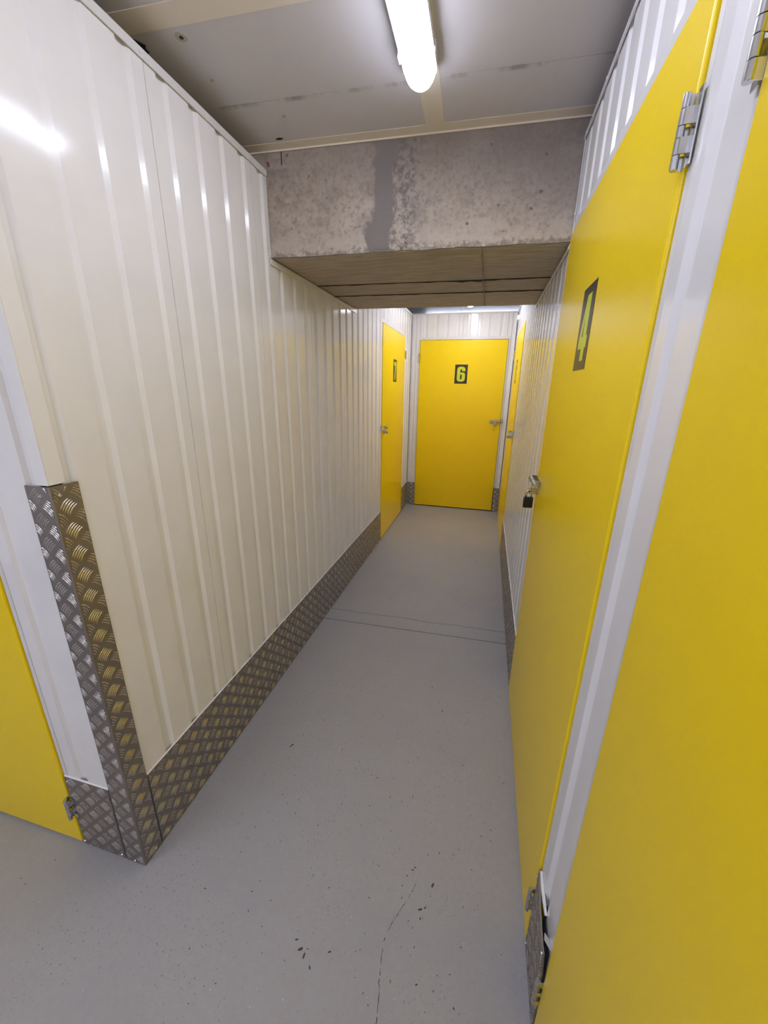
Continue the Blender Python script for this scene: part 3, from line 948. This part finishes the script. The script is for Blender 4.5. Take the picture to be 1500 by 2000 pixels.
def slide_bolt(parent, ue, ls, zr):
    """padlockable slide bolt; ue = door edge, ls=+1 when the jamb lies to the right; zr = rod height"""
    X = lambda d: ue + ls * d          # d measured from the door edge towards the jamb
    yr = -0.0225
    def slab_(d0, d1, y0, y1, z0, z1, m=None):
        return (m or MB()).box(*sorted((X(d0), X(d1))), y0, y1, z0, z1)
    def tab(d, th, zc, w_, back, front, hole=True):
        """upright lug across the rod, rounded at its free end"""
        prof = [(back, zc - w_)] + [(front + w_ - w_ * math.cos(a) - 0.0, zc + w_ * math.sin(a)) for a in [(-PI / 2 + PI * k / 10) for k in range(11)]] + [(back, zc + w_)]
        # the free end points at the viewer (-y)
        prof = [(back, zc - w_)] + [(front + w_ * (1 - math.cos(a)), zc + w_ * math.sin(a)) for a in [(-PI / 2 + PI * k / 10) for k in range(11)]] + [(back, zc + w_)]
        d0, d1 = sorted((X(d - th / 2), X(d + th / 2)))
        return MB().hexa([(d0, y, z) for y, z in prof], [(d1, y, z) for y, z in prof])
    root = slab_(-0.128, -0.012, -0.0045, -0.0022, zr - 0.018, zr + 0.014).build('slide_bolt', M_BRASSY, parent, bevel=(0.001, 1))
    # rod with a rounded tail
    MB().tube((X(-0.128), yr, zr), (X(0.030), yr, zr), 0.0062, 16).build('bolt_rod', M_ZINC, root, smooth=False)
    tab(-0.092, 0.003, zr, 0.0125, -0.003, -0.036).build('rod_bracket', M_BRASSY, root)
    tab(-0.026, 0.003, zr, 0.0125, -0.003, -0.036).build('rod_bracket', M_BRASSY, root)
    # handle lug hanging from the rod, closing over the padlock staple
    lug = MB()
    lug.hexa([(X(-0.070), yr - 0.0065, zr + 0.003), (X(-0.048), yr - 0.0065, zr + 0.003), (X(-0.048), yr - 0.0065, zr - 0.046), (X(-0.070), yr - 0.0065, zr - 0.046)],
             [(X(-0.070), yr - 0.0035, zr + 0.003), (X(-0.048), yr - 0.0035, zr + 0.003), (X(-0.048), yr - 0.0035, zr - 0.046), (X(-0.070), yr - 0.0035, zr - 0.046)])
    lug.build('bolt_handle', M_ZINC, root, bevel=(0.002, 2))
    st = tab(-0.059, 0.0032, zr - 0.040, 0.0135, -0.003, -0.048)
    st.build('padlock_staple', M_BRASSY, root)
    MB().tube((X(-0.0612), -0.036, zr - 0.040), (X(-0.0568), -0.036, zr - 0.040), 0.0048, 12).build('staple_hole', M_DARK, root)
    # keeper on the jamb
    kp = slab_(0.004, 0.030, 0.0005, 0.003, zr - 0.020, zr + 0.026).build('bolt_keeper', M_BRASSY, root)
    tab(0.016, 0.003, zr, 0.0140, 0.002, -0.038).build('keeper_ring', M_ZINC, kp)
    for d, z in ((-0.118, zr - 0.012), (-0.014, zr - 0.012)):
        screw(root, (X(d), -0.0045, z), (0, -1, 0), 0.0035, 0.0022)
    return root

def door(num, key, s0, s1, hs, label, digit=None, bolt=True, jz=ZK + 0.001, hinges=(0.135, 1.802), top_h=0.088, skip_jamb=()):
    loc, rz, sgn = FRAMES[key]
    c = (s0 + s1) / 2
    base = Vector(loc) + Vector((math.cos(rz) * sgn * c, math.sin(rz) * sgn * c, 0))
    root = empty('door_%d' % num, base, rz)
    tag(root, label, 'door', kind='structure')
    h = (s1 - s0) / 2
    MB().box(-h, h, -0.0025, 0.034, 0.012, ZD).build('door_leaf', M_YELLOW, root, bevel=(0.0045, 3))
    for s in (-1, 1):
        if s in skip_jamb: continue
        MB().box(*sorted((s * (h + 0.0035), s * (h + 0.0185))), 0.0035, 0.060, jz, HEAD).build('door_jamb', M_TRIM, root, bevel=(0.001, 2))
    MB().box(-h - 0.0185, h + 0.0185, 0.0030, 0.060, ZD + 0.004, HEAD).build('door_head', M_TRIM, root, bevel=(0.001, 2))
    MB().box(-h - 0.012, h + 0.012, 0.062, 0.066, 0.003, HEAD).build('door_backing', M_DARK, root)
    for z in hinges:
        hinge(root, hs * (h + 0.0005), hs, z, z + top_h, plate=0.0 if z > 1 else 0.0)
    if bolt:
        slide_bolt(root, -hs * h, -hs, 1.128)
    if digit:
        sg = MB().box(-0.0735, 0.0735, -0.0034, -0.0024, 1.554, 1.768).build('number_sign', M_SIGN, root)
        sg['label'] = 'black sign with lime number ' + digit
        d = bpy.data.objects.new('digit', glyph_mesh(digit, 0.096, 0.167, 0.0, 1.661, -0.0036))
        COL.objects.link(d)
        d.parent = sg
    return root
door(1, 'front', *D1, +1, 'yellow steel door left of the corner guard with its lower hinge in view')
door(2, 'right', *D3, -1, 'nearest yellow steel door in the right wall, cut by the frame', jz=0.004, skip_jamb=(1, -1) if False else ())
door(3, 'right', *D4, +1, 'tall yellow steel door with number 4 and a black padlock', '4')
door(4, 'right', *D5, -1, 'narrow looking yellow door far along the right wall, next to door 6', '5')
door(5, 'far', *D6, -1, 'yellow steel door with number 6 facing the camera at the corridor end', '6')
door(6, 'left', *D7, +1, 'yellow steel door with number 7 at the far end of the left wall', '7')

# padlock on door 4's bolt
def padlock():
    yc = D4[1] - 0.059
    x, z = XR - 0.036, 1.128 - 0.040
    root = empty('padlock', (x, yc, z - 0.072))
    tag(root, 'small black padlock hanging from the bolt of door 4', 'padlock')
    MB().box(-0.0195, 0.0195, -0.0095, 0.0095, -0.002, 0.046).build('lock_body', M_BLACK, root, bevel=(0.005, 3))
    pts = []
    for k in range(13):
        a = PI * k / 12
        pts.append((0.0115 * math.cos(a), 0, 0.064 + 0.0105 * math.sin(a)))
    pts = [(0.0115, 0, 0.040)] + pts + [(-0.0115, 0, 0.040)]
    MB().path_tube(pts, 0.0030, 8).build('shackle', M_ZINC, root, smooth=True)
    root.rotation_euler = (0, 0, 0.12)
padlock()

# key left hanging on door 6's bolt
def key_ring():
    u = D6[1] - 0.072
    root = empty('hanging_key', (u, YE - 0.012, 1.028))
    tag(root, 'tiny key hanging on a wire below the bolt of door 6', 'key')
    MB().path_tube([(0.002, -0.014, 0.078), (0.001, -0.004, 0.05), (0, -0.001, 0.020), (0, -0.001, 0.008)], 0.0008, 6).build('wire', M_ZINC, root)
    MB().tube((0, -0.0015, 0.004), (0, 0.0005, 0.004), 0.006, 12).build('key_bow', M_BRASSY, root)
    MB().box(-0.0015, 0.0015, -0.0012, 0.0002, -0.018, 0.0).build('key_blade', M_BRASSY, root)
key_ring()

# ================================================================ lamps
def batten(loc, rz, length, strength, label, spacer=0.0):
    """weatherproof batten lamp: tray, glowing diffuser, side clips; local y runs along the lamp, its far end at y=0"""
    root = empty('ceiling_light', loc, rz)
    tag(root, label, 'lamp')
    hw = 0.047
    if spacer:
        for y in (-0.18, -length + 0.18):
            MB().box(-0.016, 0.016, y - 0.02, y + 0.02, -0.0005, spacer).build('mounting_bracket', M_HOUSING, root)
    def loft(prof, ys, scale):
        m = MB()
        n = len(prof)
        for y, s in zip(ys, scale):
            for x, z in prof:
                m.v.append((x * s[0], y, z * s[1] + s[2]))
        for k in range(len(ys) - 1):
            for i in range(n - 1):
                a = k * n + i
                m.f.append((a, a + 1, a + n + 1, a + n))
        m.f.append(tuple(range(n - 1, -1, -1)))
        m.f.append(tuple((len(ys) - 1) * n + i for i in range(n)))
        return m
    # rounded ends in plan
    E_ = [0.0, 0.004, 0.012, 0.024, 0.040]
    sc = [0.30, 0.55, 0.78, 0.93, 1.0]
    ys = [-e for e in E_] + [-length + e for e in E_[::-1]]
    sx = sc + sc[::-1]
    tray = [(-hw, -0.030), (-hw, -0.008), (-hw * 0.6, 0.0), (hw * 0.6, 0.0), (hw, -0.008), (hw, -0.030)]
    loft(tray, ys, [(s, 1, 0) for s in sx]).build('lamp_tray', M_HOUSING, root)
    dif = [((hw - 0.004) * math.cos(PI + PI * k / 12), -0.0302 + 0.038 * math.sin(PI + PI * k / 12)) for k in range(13)]
    m = MB()
    n = len(dif)
    for y, s in zip(ys, sx):
        for x, z in dif:
            m.v.append((x * s, y, -0.0302 + (z + 0.0302) * min(1, 0.25 + 0.75 * s)))
    for k in range(len(ys) - 1):
        for i in range(n - 1):
            a = k * n + i
            m.f.append((a, a + n, a + n + 1, a + 1))
        m.f.append((k * n, k * n + n - 1, (k + 1) * n + n - 1, (k + 1) * n))
    m.f.append(tuple(range(n)))
    m.f.append(tuple((len(ys) - 1) * n + i for i in range(n - 1, -1, -1)))
    m.build('lamp_diffuser', lamp_mat('lit diffuser', strength), root, smooth=True)
    for s in (-1, 1):
        for y in (-0.10, -0.38, -0.66, -0.94, -1.18):
            if -y < length:
                MB().box(*sorted((s * hw, s * (hw + 0.004))), y - 0.012, y + 0.012, -0.040, -0.012).build('clip', M_HOUSING, root, bevel=(0.001, 1))
    return root
batten((-0.268, 1.440, ZC - 0.0015), CA * 0.3, 1.27, LAMP_NEAR, 'lit batten lamp on the ceiling in front of the concrete beam')
batten((-0.265, 4.66, ZC - 0.0015), 0.0, 1.27, LAMP_FAR, 'lit batten lamp on the ceiling beyond the beam near door 6', 0.0605)
batten((-0.268, -0.62, ZC - 0.0015), 0.0, 1.27, LAMP_FILL, 'unseen batten lamp added on the ceiling behind the camera as fill light')  # added out of view to fill the near walls, doors and floor
batten((-1.35, -0.75, ZC - 0.0015), -PI / 2, 1.27, LAMP_FILL, 'unseen batten lamp added over the side passage to the left as fill light')  # also an added fill lamp, for the corner wall and right-hand doors
batten((0.35, 5.85, ZC + 0.0585), -PI / 2, 1.27, LAMP_FILL, 'hidden batten lamp added behind the far end wall to light the ceiling there')  # added hidden lamp, brightens the ceiling strip above the far wall
